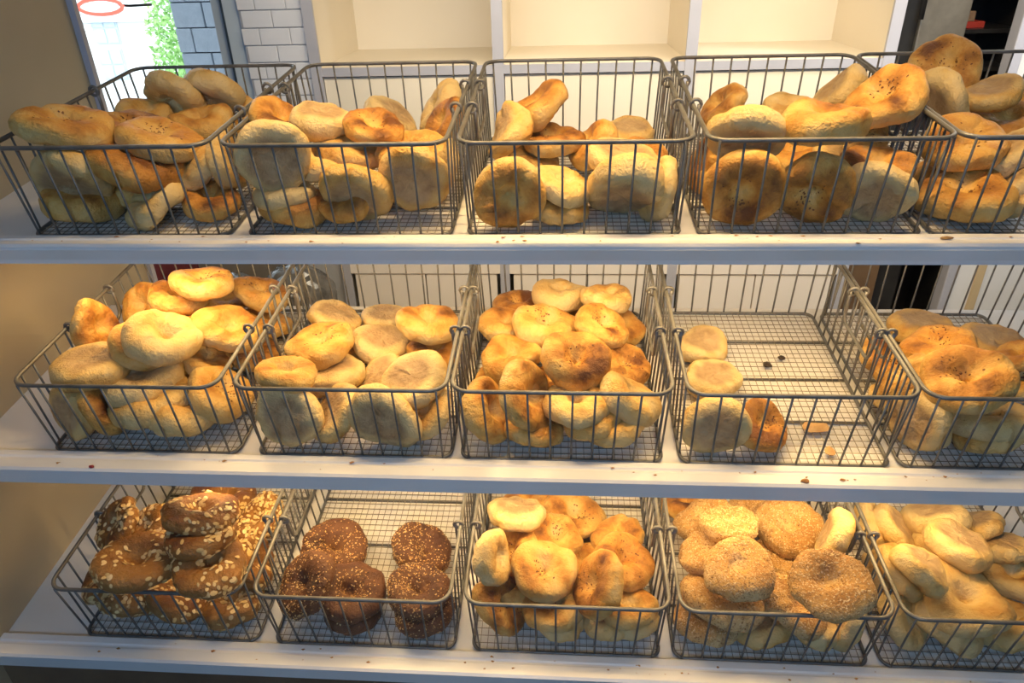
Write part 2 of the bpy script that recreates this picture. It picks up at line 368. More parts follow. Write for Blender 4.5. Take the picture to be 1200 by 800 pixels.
# ------------------------------------------------------------------ wire baskets
BW, BL, BH = .30, .4087, .1322; IW, IL = .004, .007
BX = [-.660,-.339,-.023,.295,.601,-.669,-.345,-.037,.282,.589,-.670,-.349,-.027,.288,.601]
h = BW/2
me_rim = MB().tube(rrect(-h, h, 0, BL, BH, .024), .0031, 8, True).mesh('rim', MT['rimwire'], True)
me_bot = MB().tube(rrect(-h+IW, h-IW, IL, BL-IL, -.0005, .016), .0029, 6, True).mesh('bottom_frame', MT['wire'], True)
def upright(a, b, bend):
    a, b = Vector(a), Vector(b); k = a.lerp(b, .86) + bend
    return MB().tube([a, k, b], .0016, 6)
me_up = upright((0,0,BH), (0,0,0), Vector((0,0,0))).mesh('upright_wire', MT['wire'], True)
fm = MB()
nx, ny = 26, 31
for k in range(1, nx):
    x = -h+IW + (BW-2*IW)*k/nx; fm.tube([(x,IL,.0012),(x,BL-IL,.0012)], .0006, 4)
for k in range(1, ny):
    y = IL + (BL-2*IL)*k/ny; fm.tube([(-h+IW,y,0),(h-IW,y,0)], .0006, 4)
me_floor = fm.mesh('floor_mesh', MT['mesh'])
me_bar = MB().tube([(-h+IW,0,-.0022),(h-IW,0,-.0022)], .0022, 6).mesh('cross_bar', MT['wire'], True)
def bail(sx):
    x = sx*(h+.0005); xo = sx*(h-.0085); y0, y1 = .145, .262; dn = .052; pts = []
    pts += [(xo, y0, BH+.001), (xo, y0, BH-.02), (xo, y0+.002, BH-dn+.016)]
    for k in range(1, 5):
        a = R(180+90*k/4); pts.append((xo, y0+.016+.014*math.cos(a)+.0, BH-dn+.016+.016*math.sin(a)))
    for k in range(0, 5):
        a = R(270+90*k/4); pts.append((xo, y1-.016+.014*math.cos(a), BH-dn+.016+.016*math.sin(a)))
    pts += [(xo, y1, BH-.02), (xo, y1, BH+.001)]
    return MB().tube(pts, .0026, 6).mesh('handle', MT['rimwire'], True)
def loop(sx, y):
    cx = sx*(h-.0038); pts = [(cx+.0075*math.cos(a), y, BH+.0006+.0075*math.sin(a)) for a in [k*math.pi/5 for k in range(10)]]
    return MB().tube(pts, .0026, 6, True).mesh('loop', MT['rimwire'], True)
me_bail = {s: bail(s) for s in (-1, 1)}; me_loop = {(s, y): loop(s, y) for s in (-1, 1) for y in (.145, .262)}
wires = []
NF, NS = 10, 14
for k in range(NF):
    f = (k+.5)/NF
    x = -h+.012+(BW-.024)*k/(NF-1)
    wires.append(((x,0,BH), (x*(1-IW/h), IL, 0))); wires.append(((x,BL,BH), (x*(1-IW/h), BL-IL, 0)))
for k in range(NS):
    y = .026+(BL-.052)*k/(NS-1)
    for s in (-1, 1): wires.append(((s*h,y,BH), (s*(h-IW), y, 0)))
ORD = ('first','second','third','fourth','fifth'); SHN = ('top','middle','bottom')
CONT = {(0,0):'golden bagels at the left panel',(0,1):'bagels, two grey discs standing in front',(0,2):'few bagels and a standing ring',(0,3):'onion bagels heaped to the right rim',(0,4):'dim bagels under the highest standing disc',
 (1,0):'heaped golden rings, leftmost on its shelf',(1,1):'flat floury upside down bagels',(1,2):'a heap of glossy golden onion bagels',(1,3):'only four bagels and bare mesh',(1,4):'one large burnt onion ring',
 (2,0):'brown oat flake bagels',(2,1):'dark seeded rye bagels',(2,2):'pale rings with onion filled holes',(2,3):'sesame coated bagels',(2,4):'plain pale bagels on edge'}
brot = {}
for r in range(3):
    for b in range(5):
        e = empty('wire_basket', (BX[r*5+b], DY[r], -DZ[r]), (TILT, 0, 0)); brot[r,b] = e
        tag(e, 'grey wire basket on the %s shelf holding %s' % (SHN[r], CONT[r,b]), 'basket', 'wire baskets of bagels')
        link('rim', me_rim, e); link('bottom_frame', me_bot, e); tag(link('floor_mesh', me_floor, e), kind='stuff')
        for y in (.10, .205, .31): o = link('cross_bar', me_bar, e); o.location.y = y
        for a, c in wires:
            o = link('upright_wire', me_up, e); a, c = Vector(a), Vector(c); o.location = c
            d = a-c; o.rotation_mode = 'QUATERNION'; o.rotation_quaternion = Vector((0,0,1)).rotation_difference(d); o.scale = (1,1,d.length/BH)
        for s in (-1, 1):
            hd = link('handle', me_bail[s], e)
            for y in (.145, .262): link('loop', me_loop[s,y], hd)

# ------------------------------------------------------------------ bagels
NU, NV = 60, 26
def make_bagel(D, seed, kind, dim, bias=0, TH=.37):
    g = np.random.default_rng(seed)
    c = TH/2; a = .19; r0 = .31
    zc = c*dim
    # profile from top centre over the crown and the flank to the bottom centre (unit diameter)
    prof = []
    for k in range(5):
        t = k/5; rho = .115*t; prof.append((rho, zc + (c*.34-zc)*(t*t*(3-2*t))*.9))
    for k in range(15):
        al = R(158 - (158+112)*k/14); ca, sa = math.cos(al), math.sin(al)
        z = c*(abs(sa)**.80) if sa > 0 else -c*(abs(sa)**.62)
        x = r0 + a*(abs(ca)**.92)*(1 if ca > 0 else -1); prof.append((x, z))
    x0, z0 = prof[-1]
    for k in range(1, 7):
        t = k/6; prof.append((x0*(1-t), z0*(1-.10*t)))
    pr = np.array(prof); nv = len(pr)
    u = np.arange(NU)*2*np.pi/NU
    rs = 1+.045*np.sin(2*u+g.random()*6)*g.normal()+.025*np.sin(3*u+g.random()*6)*g.normal()+.012*np.sin(5*u+g.random()*6)*g.normal()
    rs = np.clip(rs, .86, 1.10)
    zs = 1+.10*np.sin(u+g.random()*6)*g.random()+.05*np.sin(2*u+g.random()*6)*g.normal()
    u0 = g.random()*6.28; du = np.angle(np.exp(1j*(u-u0)))
    seam = np.exp(-(du/.16)**2)*(.13 if g.random() < .6 else .02)          # rope ends overlapping
    side = np.exp(-((du-.30)/.22)**2)*.08
    hx, hy = g.normal(size=2)*.018
    rho = pr[:,0][None]*rs[:,None]*np.where(pr[:,0][None] > .2, (1-.35*seam+.25*side)[:,None], 1)
    z = pr[:,1][None]*(zs*(1-seam+side))[:,None]
    w = np.clip(1-pr[:,0]/.25, 0, 1)[None]
    X = rho*np.cos(u)[:,None]+hx*w; Y = rho*np.sin(u)[:,None]+hy*w
    kk = g.normal()*.14; Z = z+kk*(X*X-Y*Y)+g.normal()*.05*X*X
    Pn = np.stack([X,Y,Z],-1)
    disp = 0
    for i in range(7):
        K = g.normal(size=3)*9; disp = disp+np.sin(Pn@K+g.random()*6)*.0062
    for i in range(7):
        K = g.normal(size=3)*26; disp = disp+np.sin(Pn@K+g.random()*6)*.0020
    for i in range(3):                                                     # soft creases of the rolled dough
        K = g.normal(size=3)*np.array([5,5,9]); sl = np.sin(Pn@K+g.random()*6); disp = disp-.013*np.exp(-(sl/.13)**2)*np.clip(.3+np.sin(Pn@(g.normal(size=3)*7)+g.random()*6), 0, 1)
    nr = Pn-np.stack([r0*np.cos(u)[:,None]*np.ones(nv), r0*np.sin(u)[:,None]*np.ones(nv), np.zeros((NU,nv))],-1)
    nr /= np.linalg.norm(nr,axis=-1,keepdims=True)+1e-6
    damp = np.clip(pr[:,0]/.16, 0, 1); damp[:6] = 1
    Pn = Pn+nr*(disp*damp[None])[...,None]
    # browning: crown and torn spots, pale flank; underside floury with a pale rim
    up = np.clip(pr[:,1]/c, -1, 1)[None]*np.ones((NU,1))
    tn = 0
    for i in range(6):
        K = g.normal(size=3)*10; tn = tn+np.sin(Pn@K+g.random()*6)/6
    t0 = .11+.34*np.clip(up,0,1)**1.2+.36*tn+.05*g.normal()+bias
    hot = g.random()*6.28; t0 = t0+.20*np.exp(-(np.angle(np.exp(1j*(u-hot)))/.6)**2)[:,None]*np.clip(up+.2,0,1)*(g.random() < .7)
    if kind == 'n':
        hu = g.random()*6.28; t0 = t0+.32*np.exp(-(np.angle(np.exp(1j*(u-hu)))/.55)**2)[:,None]*np.exp(-((np.arange(nv)-7)/2.6)**2)[None]*(1+tn)*(.3+g.random())
    und = np.zeros((NU,nv)); und[:, :] = np.clip((np.arange(nv)[None]-16.6)/1.6+tn*.8, 0, 1)
    verts = Pn.reshape(-1,3)*D
    top, bot = verts.reshape(NU,nv,3)[:,0].mean(0), verts.reshape(NU,nv,3)[:,-1].mean(0)
    V = verts.reshape(NU,nv,3)[:,1:-1]; m = nv-2
    allv = np.vstack([V.reshape(-1,3), top, bot]); it, ib = NU*m, NU*m+1
    F = []
    for i in range(NU):
        j = (i+1) % NU
        F.append((it, i*m, j*m)); F.append((ib, j*m+m-1, i*m+m-1))
        for k in range(m-1): F.append((i*m+k, i*m+k+1, j*m+k+1, j*m+k))
    me = bpy.data.meshes.new('bagel'); me.from_pydata(allv.tolist(), [], F)
    at = me.attributes.new('toast','FLOAT','POINT')
    at.data.foreach_set('value', np.concatenate([t0[:,1:-1].ravel(), [t0[:,0].mean(), .2]]).astype(np.float32))
    au = me.attributes.new('under','FLOAT','POINT')
    au.data.foreach_set('value', np.concatenate([und[:,1:-1].ravel(), [0, 1]]).astype(np.float32))
    me.polygons.foreach_set('use_smooth', [True]*len(F))
    return me, V, g

OCT_V = np.array([(1,0,0),(-1,0,0),(0,1,0),(0,-1,0),(0,0,1),(0,0,-1)],float)
OCT_F = [(0,2,4),(2,1,4),(1,3,4),(3,0,4),(2,0,5),(1,2,5),(3,1,5),(0,3,5)]
HEX = [(math.cos(k*math.pi/4), math.sin(k*math.pi/4), 0) for k in range(8)]
FLK_V = np.array(HEX+[(0,0,.55)]+[(p[0]*.9,p[1]*.9,-.5) for p in HEX],float)
FLK_F = [(k,(k+1)%8,8) for k in range(8)]+[(9+k,9+(k+1)%8,(k+1)%8,k) for k in range(8)]
def topping(name, V, g, n, size, shape, m, parent, wfun):
    NUu, mm = V.shape[:2]
    du = np.roll(V,-1,0)-np.roll(V,1,0); dv = np.gradient(V,axis=1)
    nn = np.cross(dv,du); ar = np.linalg.norm(nn,axis=-1); nn = nn/(ar[...,None]+1e-12)
    wt = ar*wfun(np.arange(NUu)/NUu*2*np.pi, np.arange(mm)); wt[:,-2:] = 0; wt[:,0] *= .2; wt /= wt.sum()
    idx = g.choice(NUu*mm, n, p=wt.ravel()); i, j = idx//mm, idx % mm
    fi, fj = g.random(n)-.5, g.random(n)-.5
    i2 = (i+np.sign(fi).astype(int)) % NUu; j2 = np.clip(j+np.sign(fj).astype(int),0,mm-1)
    a, b = np.abs(fi)[:,None], np.abs(fj)[:,None]
    p = V[i,j]*(1-a)*(1-b)+V[i2,j]*a*(1-b)+V[i,j2]*(1-a)*b+V[i2,j2]*a*b
    nv = nn[i,j]*(1-a)+nn[i2,j]*a; nv /= np.linalg.norm(nv,axis=1,keepdims=True)
    nv = nv+g.normal(size=(n,3))*.18; nv /= np.linalg.norm(nv,axis=1,keepdims=True)
    t = np.cross(nv, g.normal(size=(n,3))); t /= np.linalg.norm(t,axis=1,keepdims=True); bt = np.cross(nv,t)
    SV, SF = (OCT_V, OCT_F) if shape == 'oct' else (FLK_V, FLK_F)
    sc = np.array(size)[None]*(.7+.6*g.random((n,1)))*np.stack([np.ones(n), .8+.4*g.random(n), np.ones(n)],1)
    q = SV[None]*sc[:,None]
    pts = p[:,None]+q[...,0:1]*t[:,None]+q[...,1:2]*bt[:,None]+q[...,2:3]*nv[:,None]
    pts += nv[:,None]*sc[:,None,2:3]*.5
    if shape != 'oct': pts += nv[:,None]*sc[:,None,2:3]*.3
    k = len(SV); F = [tuple(x+s*k for x in f) for s in range(n) for f in SF]
    me = bpy.data.meshes.new(name); me.from_pydata(pts.reshape(-1,3).tolist(), [], F); me.materials.append(m)
    o = link(name, me, parent); tag(o, kind='stuff'); return o
NM = {'g':'bagel','n':'onion_bagel','p':'bagel','o':'oat_bagel','O':'oat_bagel','d':'rye_bagel','s':'sesame_bagel'}
GRP = {'g':'plain bagels','p':'plain bagels','n':'onion flecked bagels','o':'oat bagels','O':'oat bagels','d':'dark seeded bagels','s':'sesame bagels'}
MK = {'g':'g','n':'g','p':'p','o':'o','O':'o','d':'d','s':'s'}
BAGELS = [
(0,0,'g',-0.751,0.0593,0.0352,0.216,0.013,0.976,0.1075,0.38,'dark bagel flat on the mesh at the front left corner, top shelf first basket'),
(0,0,'g',-0.6885,0.1126,0.0367,0.215,-0.063,0.975,0.0928,0.38,'shaded bagel half buried in the middle of the pile, top shelf first basket'),
(0,0,'g',-0.5688,0.0871,0.0292,0.107,-0.18,0.978,0.0978,0.31,'brown bagel lying on the mesh at the right end, top shelf first basket'),
(0,0,'p',-0.5445,0.117,0.0767,0.972,0.104,0.213,0.09,0.38,'pale bagel upright against the right side wires, top shelf first basket'),
(0,0,'g',-0.6248,0.3539,0.0947,-0.506,-0.564,0.652,0.09,0.38,'bagel mostly hidden behind the right rim, top shelf first basket'),
(0,0,'p',-0.6425,0.3214,0.1466,0.108,0.598,0.794,0.1056,0.38,'pale bagel tilted on the back right rim, top shelf first basket'),
(0,0,'p',-0.697,0.2957,0.1388,-0.279,-0.755,-0.594,0.1125,0.31,'bagel leaning at the back with browned face down, top shelf first basket'),
(0,0,'g',-0.7381,0.2592,0.1227,0.218,-0.173,0.96,0.09,0.38,'bagel tucked behind the pile by the back wires, top shelf first basket'),
(0,0,'g',-0.6349,0.2411,0.1101,0.02,-0.186,0.982,0.097,0.38,'plump bagel under the two tilted back ones, top shelf first basket'),
(0,0,'n',-0.7147,0.1748,0.1144,0.359,-0.148,0.922,0.1057,0.31,'brown topped bagel behind the front pair, top shelf first basket'),
(0,0,'p',-0.7445,0.0447,0.0744,0.06,0.823,0.564,0.1159,0.31,'bagel slanted against the left front wires, underside out, top shelf first basket'),
(0,0,'p',-0.6337,0.0515,0.0348,-0.412,-0.267,0.871,0.09,0.38,'pale bagel on edge low at the front wires, top shelf first basket'),
(0,0,'p',-0.5929,0.1103,0.0706,-0.5,-0.385,0.776,0.0924,0.38,'pale bagel on edge behind the right front corner, top shelf first basket'),
(0,0,'n',-0.628,0.0943,0.1154,0.3,-0.025,0.954,0.1141,0.31,'dimpled golden bagel just behind the front rim, top shelf first basket'),
(0,0,'n',-0.6567,0.0645,0.0927,0.373,-0.046,0.927,0.1318,0.31,'orange bagel pressed to the middle front wires, top shelf first basket'),
(0,0,'n',-0.7356,0.05,0.1463,0.258,-0.06,0.964,0.1141,0.31,'large dimpled bagel overlapping the left end rim, top shelf first basket'),
(0,1,'g',-0.4267,0.0561,0.0299,0.148,-0.06,0.987,0.0997,0.38,'brown bagel flat on the mesh at the left, top shelf second basket'),
(0,1,'g',-0.4508,0.1198,0.1357,0.589,-0.084,0.804,0.09,0.31,'small round orange bagel by the back left side, top shelf second basket'),
(0,1,'g',-0.4325,0.3477,0.0691,0.129,-0.186,0.974,0.0988,0.38,'bagel almost hidden in the middle back, top shelf second basket'),
(0,1,'p',-0.3923,0.1237,0.1332,-0.208,0.123,-0.97,0.0907,0.38,'flat pale bagel lying upside down at the back, top shelf second basket'),
(0,1,'p',-0.3431,0.3461,0.0918,-0.651,0.052,-0.757,0.0995,0.38,'pale bagel propped aslant against the back wires, top shelf second basket'),
(0,1,'p',-0.249,0.339,0.1065,-0.759,-0.229,0.61,0.1104,0.38,'long pale bagel on edge at the back right corner, top shelf second basket'),
(0,1,'g',-0.2304,0.2508,0.1019,-0.719,-0.408,0.563,0.09,0.31,'small orange bagel by the right side wires, top shelf second basket'),
(0,1,'p',-0.3461,0.1035,0.0936,0.347,-0.09,0.934,0.09,0.31,'pale bagel in the centre below the orange one, top shelf second basket'),
(0,1,'n',-0.3126,0.1162,0.1248,0.196,-0.209,0.958,0.09,0.31,'orange bagel on top in the centre, top shelf second basket'),
(0,1,'p',-0.3863,0.0847,0.0845,0.285,-0.079,0.955,0.09,0.31,'pale creased bagel behind the big grey disc, top shelf second basket'),
(0,1,'p',-0.4378,0.0495,0.0485,-0.063,0.065,-0.996,0.09,0.31,'pale bagel lying under the big grey disc, top shelf second basket'),
(0,1,'p',-0.2265,0.1474,0.0599,-0.843,-0.449,0.296,0.09,0.38,'torn pale bagel squeezed against the right side, top shelf second basket'),
(0,1,'g',-0.3461,0.0501,0.0439,-0.235,-0.414,0.879,0.09,0.31,'orange bagel behind the low front disc, top shelf second basket'),
(0,1,'g',-0.2586,0.1007,0.0924,-0.068,-0.294,0.953,0.1044,0.31,'bagel behind the right front disc, top shelf second basket'),
(0,1,'g',-0.3282,0.0363,0.0528,0.039,0.842,0.539,0.1053,0.31,'brown underside disc low at the middle front, top shelf second basket'),
(0,1,'p',-0.4323,0.026,0.1071,-0.289,0.911,0.295,0.1042,0.31,'big grey floury disc standing at the left front, top shelf second basket'),
(0,1,'g',-0.2459,0.0522,0.0698,-0.062,0.946,0.317,0.1028,0.31,'round browned disc standing at the right front, top shelf second basket'),
(0,2,'p',-0.0852,0.2115,0.0488,0.26,-0.162,0.952,0.09,0.38,'bagel lying flat behind the standing ring, top shelf third basket'),
(0,2,'g',0.076,0.3336,0.0643,-0.046,0.242,-0.969,0.09,0.31,'grey brown bagel flat at the back right, top shelf third basket'),
(0,2,'g',0.076,0.1636,0.0707,0.051,-0.13,0.99,0.09,0.31,'orange bagel peeping out at the right, top shelf third basket'),
(0,2,'p',0.096,0.0603,0.0491,-0.933,-0.182,0.31,0.09,0.31,'bagel on edge in the front right corner, top shelf third basket'),
(0,2,'n',-0.0537,0.2163,0.0813,0.014,-0.141,0.99,0.0957,0.31,'orange bagel with dark flecks in the middle back, top shelf third basket'),
(0,2,'g',-0.0764,0.2379,0.1277,-0.579,-0.117,0.807,0.1031,0.38,'long brown bagel leaning up against the back wires, top shelf third basket'),
(0,2,'g',-0.1199,0.175,0.1014,0.794,0.256,-0.552,0.09,0.38,'bagel on edge by the left side wires, top shelf third basket'),
(0,2,'g',0.0084,0.2153,0.0745,-0.712,-0.126,0.691,0.091,0.38,'bagel on edge pointing up in the centre, top shelf third basket'),
(0,2,'p',0.0447,0.0916,0.0801,-0.151,0.25,-0.956,0.1021,0.31,'striped pale bagel lying across the right half, top shelf third basket'),
(0,2,'g',-0.045,0.0605,0.0261,0.158,-0.19,0.969,0.09,0.31,'bagel flat on the mesh behind the middle wires, top shelf third basket'),
(0,2,'p',-0.0389,0.0622,0.0533,0.344,-0.144,0.928,0.09,0.31,'creased pale bagel in the middle of the pile, top shelf third basket'),
(0,2,'p',0.0488,0.0517,0.0559,0.07,0.649,0.758,0.1204,0.38,'wide floury bagel leaning on the right front wires, top shelf third basket'),
(0,2,'g',-0.1106,0.024,0.0532,0.065,-0.995,-0.07,0.1001,0.31,'ring bagel standing up facing the left front wires, top shelf third basket'),
(0,3,'g',0.1772,0.145,0.0599,-0.961,-0.17,0.22,0.09,0.31,'bagel half hidden by the left side wires, top shelf fourth basket'),
(0,3,'g',0.3319,0.2452,0.0484,-0.131,-0.221,0.966,0.0936,0.31,'orange bagel in the middle behind the front ones, top shelf fourth basket'),
(0,3,'g',0.2334,0.3497,0.1046,-0.759,-0.159,0.632,0.09,0.31,'bagel on edge at the back left corner, top shelf fourth basket'),
(0,3,'p',0.3469,0.3508,0.0983,-0.105,-0.215,0.971,0.09,0.38,'pale bagel just showing at the back, top shelf fourth basket'),
(0,3,'p',0.4028,0.2897,0.1369,0.76,-0.055,-0.647,0.09,0.38,'pale bagel on edge against the back wires, top shelf fourth basket'),
(0,3,'g',0.3927,0.196,0.0604,0.184,0.293,-0.938,0.09,0.31,'shaded bagel under the long roll shaped one, top shelf fourth basket'),
(0,3,'n',0.3961,0.1529,0.1023,0.397,-0.615,0.682,0.09,0.31,'orange bagel at the right of the pile, top shelf fourth basket'),
(0,3,'g',0.391,0.0739,0.0728,-0.003,-0.245,0.969,0.0978,0.31,'golden bagel resting on the grey disc at right, top shelf fourth basket'),
(0,3,'p',0.3806,0.0349,0.0487,0.343,0.82,0.457,0.0958,0.31,'grey floury disc standing at the right front, top shelf fourth basket'),
(0,3,'n',0.4047,0.1263,0.155,-0.557,-0.287,0.779,0.1076,0.31,'onion topped bagel propped on the right end rim, top shelf fourth basket'),
(0,3,'n',0.3001,0.0334,0.0532,-0.288,-0.902,-0.322,0.1025,0.31,'seed flecked ring standing at the middle front, top shelf fourth basket'),
(0,3,'n',0.2041,0.0301,0.057,-0.229,-0.963,-0.142,0.1097,0.31,'round bagel with burnt onion patch standing front left, top shelf fourth basket'),
(0,3,'p',0.2082,0.0631,0.1201,0.18,0.736,0.653,0.1048,0.31,'fat floury bagel on top at the left front rim, top shelf fourth basket'),
(0,3,'g',0.3046,0.0506,0.1378,-0.024,-0.007,1,0.1103,0.38,'roll shaped bagel lying level on the front rim, top shelf fourth basket'),
(0,4,'g',0.7006,0.3289,0.1032,-0.194,-0.181,0.964,0.09,0.38,'brown bagel low behind the others at the back right, top shelf fifth basket'),
(0,4,'g',0.5362,0.1666,0.0383,-0.171,-0.081,0.982,0.09,0.31,'bagel deep in the left side, top shelf fifth basket'),
(0,4,'g',0.5721,0.1301,0.0385,0.147,-0.395,0.907,0.09,0.31,'brown bagel tucked in the middle, top shelf fifth basket'),
(0,4,'g',0.6535,0.2608,0.0928,-0.224,-0.223,0.949,0.1002,0.31,'bagel lying flat at the back of the pile, top shelf fifth basket'),
(0,4,'g',0.6194,0.2644,0.1325,0.384,0.077,-0.92,0.09,0.31,'grey brown striped bagel on top at the back, top shelf fifth basket'),
(0,4,'n',0.5806,0.3443,0.1649,-0.443,-0.636,0.632,0.107,0.31,'round bagel standing highest above the back rim, top shelf fifth basket'),
(0,4,'p',0.5469,0.2546,0.1293,0.773,0.217,0.596,0.1042,0.31,'pale bagel leaning over the left side rim, top shelf fifth basket'),
(0,4,'n',0.5304,0.1271,0.0897,-0.121,-0.34,0.932,0.1131,0.31,'flecked bagel behind the front rim, top shelf fifth basket'),
(0,4,'p',0.5823,0.1116,0.0789,0.68,-0.128,-0.722,0.09,0.31,'pale bagel tilted at the right of the flecked one, top shelf fifth basket'),
(0,4,'p',0.5861,0.0847,0.0526,0.818,-0.104,-0.566,0.09,0.31,'pale bagel on edge above the lowest right one, top shelf fifth basket'),
(0,4,'p',0.5952,0.058,0.0443,0.746,-0.115,-0.656,0.09,0.31,'pale bagel on edge at the lowest right, top shelf fifth basket'),
(0,4,'n',0.5136,0.0657,0.0353,-0.227,-0.131,0.965,0.12,0.31,'seed topped bagel flat on the mesh at the front, top shelf fifth basket'),
(1,0,'g',-0.7681,0.1498,-0.183,-0.253,-0.709,0.658,0.09,0.31,'bagel standing at the back left behind the pile, middle shelf first basket'),
(1,0,'g',-0.6957,0.1401,-0.1624,0.286,0.061,0.956,0.0949,0.31,'golden bagel flat beneath the topmost one, middle shelf first basket'),
(1,0,'g',-0.6683,0.2439,-0.2208,0.195,0.019,0.981,0.0933,0.31,'bagel wedged at the back under the right one, middle shelf first basket'),
(1,0,'g',-0.5818,0.2077,-0.2434,0.315,0.088,0.945,0.0963,0.31,'bagel low at the back right side, middle shelf first basket'),
(1,0,'n',-0.6487,0.1439,-0.1344,0.164,0.091,0.982,0.1032,0.31,'topmost ring bagel at the very back, middle shelf first basket'),
(1,0,'n',-0.595,0.2318,-0.1937,0.391,0.07,0.918,0.1033,0.31,'toasted ring bagel at the back right corner, middle shelf first basket'),
(1,0,'g',-0.6882,0.1098,-0.1881,0.247,-0.012,0.969,0.0951,0.31,'flat golden bagel in the middle of the pile, middle shelf first basket'),
(1,0,'g',-0.7687,0.0382,-0.2613,0.27,0.086,0.959,0.09,0.31,'orange bagel deep in the middle left, middle shelf first basket'),
(1,0,'g',-0.5704,0.1133,-0.2548,0.337,0.068,0.939,0.095,0.31,'orange bagel by the right side wires, middle shelf first basket'),
(1,0,'g',-0.6662,0.0546,-0.2654,0.237,0.071,0.969,0.09,0.31,'bagel buried behind the front trio, middle shelf first basket'),
(1,0,'g',-0.6933,0.0114,-0.1865,0.511,0.162,0.844,0.1059,0.31,'orange bagel under the pale central ring, middle shelf first basket'),
(1,0,'g',-0.6289,0.0573,-0.238,0.49,0.133,0.862,0.09,0.31,'golden bagel behind the right front one, middle shelf first basket'),
(1,0,'g',-0.793,0.048,-0.17,0.964,0.03,0.264,0.0937,0.31,'ring bagel standing on the left side rim, middle shelf first basket'),
(1,0,'g',-0.5912,0.084,-0.1913,0.321,-0.079,0.944,0.1089,0.31,'smooth ring bagel at the upper right, middle shelf first basket'),
(1,0,'p',-0.6582,0.0099,-0.1688,0.462,-0.067,0.884,0.1136,0.31,'pale ring bagel in the centre on top, middle shelf first basket'),
(1,0,'g',-0.7823,-0.0717,-0.2565,0.458,0.862,-0.216,0.09,0.31,'shaded bagel on edge in the front left corner, middle shelf first basket'),
(1,0,'p',-0.756,-0.036,-0.1951,-0.029,0.009,-1,0.1155,0.31,'flat brown bottomed bagel lying on the left front rim, middle shelf first basket'),
(1,0,'g',-0.7424,-0.0533,-0.2508,0.932,0.28,0.23,0.1043,0.31,'orange bagel on edge at the left front wires, middle shelf first basket'),
(1,0,'n',-0.5726,-0.0135,-0.2515,0.611,0.11,0.784,0.1118,0.31,'flecked bagel at the right front corner, middle shelf first basket'),
(1,0,'p',-0.6897,-0.0228,-0.2294,0.068,-0.039,-0.997,0.118,0.38,'uppermost pale bagel of the slanted front trio, middle shelf first basket'),
(1,0,'p',-0.6695,-0.0437,-0.2547,-0.119,0.074,0.99,0.1172,0.38,'middle bagel of the slanted front trio, middle shelf first basket'),
(1,0,'p',-0.6257,-0.0442,-0.2681,0.045,0.169,0.985,0.1168,0.38,'lowest bagel of the slanted front trio, middle shelf first basket'),
(1,1,'p',-0.4446,0.1905,-0.2247,-0.366,-0.002,-0.931,0.0945,0.31,'flat pale bagel at the back left, middle shelf second basket'),
(1,1,'p',-0.3681,0.2353,-0.2484,-0.106,-0.014,-0.994,0.09,0.31,'flat pale bagel at the back middle, middle shelf second basket'),
(1,1,'g',-0.2604,0.1345,-0.2588,0.154,0.03,0.988,0.09,0.31,'orange bagel under the back right ring, middle shelf second basket'),
(1,1,'g',-0.4287,0.1319,-0.2615,-0.129,-0.104,0.986,0.09,0.31,'bagel under the left flecked ring, middle shelf second basket'),
(1,1,'p',-0.3492,0.1352,-0.2454,-0.205,0.073,-0.976,0.1033,0.31,'upside down bagel with scorched edge in the centre, middle shelf second basket'),
(1,1,'g',-0.2668,0.145,-0.2099,0.164,-0.044,0.985,0.106,0.31,'golden ring bagel at the back right, middle shelf second basket'),
(1,1,'n',-0.4336,0.0714,-0.2123,-0.032,-0.081,0.996,0.1109,0.31,'golden onion topped ring at the left, middle shelf second basket'),
(1,1,'g',-0.4454,-0.0502,-0.195,0.137,0.179,0.974,0.09,0.31,'small golden bagel behind the left front disc, middle shelf second basket'),
(1,1,'p',-0.4152,0.0361,-0.2501,-0.063,-0.116,-0.991,0.1185,0.31,'flat floury bagel lying in the middle, middle shelf second basket'),
(1,1,'p',-0.2361,-0.0456,-0.2643,-0.724,-0.171,0.668,0.09,0.31,'bagel low in the front right corner, middle shelf second basket'),
(1,1,'p',-0.3293,0.0487,-0.2631,0.366,0.268,-0.891,0.09,0.31,'pale bagel tucked behind the large right one, middle shelf second basket'),
(1,1,'p',-0.2599,-0.0257,-0.2194,0.22,0.254,-0.942,0.1076,0.31,'large creased pale disc on top at the right, middle shelf second basket'),
(1,1,'p',-0.3765,-0.0523,-0.261,0.679,0.345,-0.648,0.0994,0.31,'bagel on edge between the two front discs, middle shelf second basket'),
(1,1,'p',-0.4391,-0.0786,-0.2492,-0.008,0.993,-0.12,0.1019,0.31,'grey floury disc standing at the left front wires, middle shelf second basket'),
(1,1,'p',-0.2942,-0.0808,-0.25,0.091,0.976,0.197,0.1107,0.31,'grey floury disc leaning at the middle front wires, middle shelf second basket'),
(1,2,'n',-0.1178,0.2458,-0.2225,0.023,-0.02,1,0.09,0.31,'browned bagel at the very back left, middle shelf third basket'),
(1,2,'g',0.0644,0.176,-0.2284,0.376,-0.143,0.915,0.09,0.31,'bagel at the back right side, middle shelf third basket'),
(1,2,'g',-0.0187,0.2257,-0.2504,-0.014,-0.063,0.998,0.1047,0.31,'bagel buried at the top of the pile, middle shelf third basket'),
(1,2,'p',0.0392,0.1958,-0.185,0.059,0.122,0.991,0.09,0.38,'right one of the two roll shaped bagels on top, middle shelf third basket'),
(1,2,'p',-0.0399,0.2359,-0.1997,-0.004,0.124,0.992,0.1062,0.38,'left one of the two roll shaped bagels on top, middle shelf third basket'),
(1,2,'g',-0.1361,0.167,-0.2223,0.185,-0.142,0.973,0.09,0.31,'golden bagel at the upper left of the heap, middle shelf third basket'),
(1,2,'n',0.0288,0.1106,-0.1944,0.358,-0.231,0.905,0.0919,0.31,'flecked bagel right of the centre ring, middle shelf third basket'),
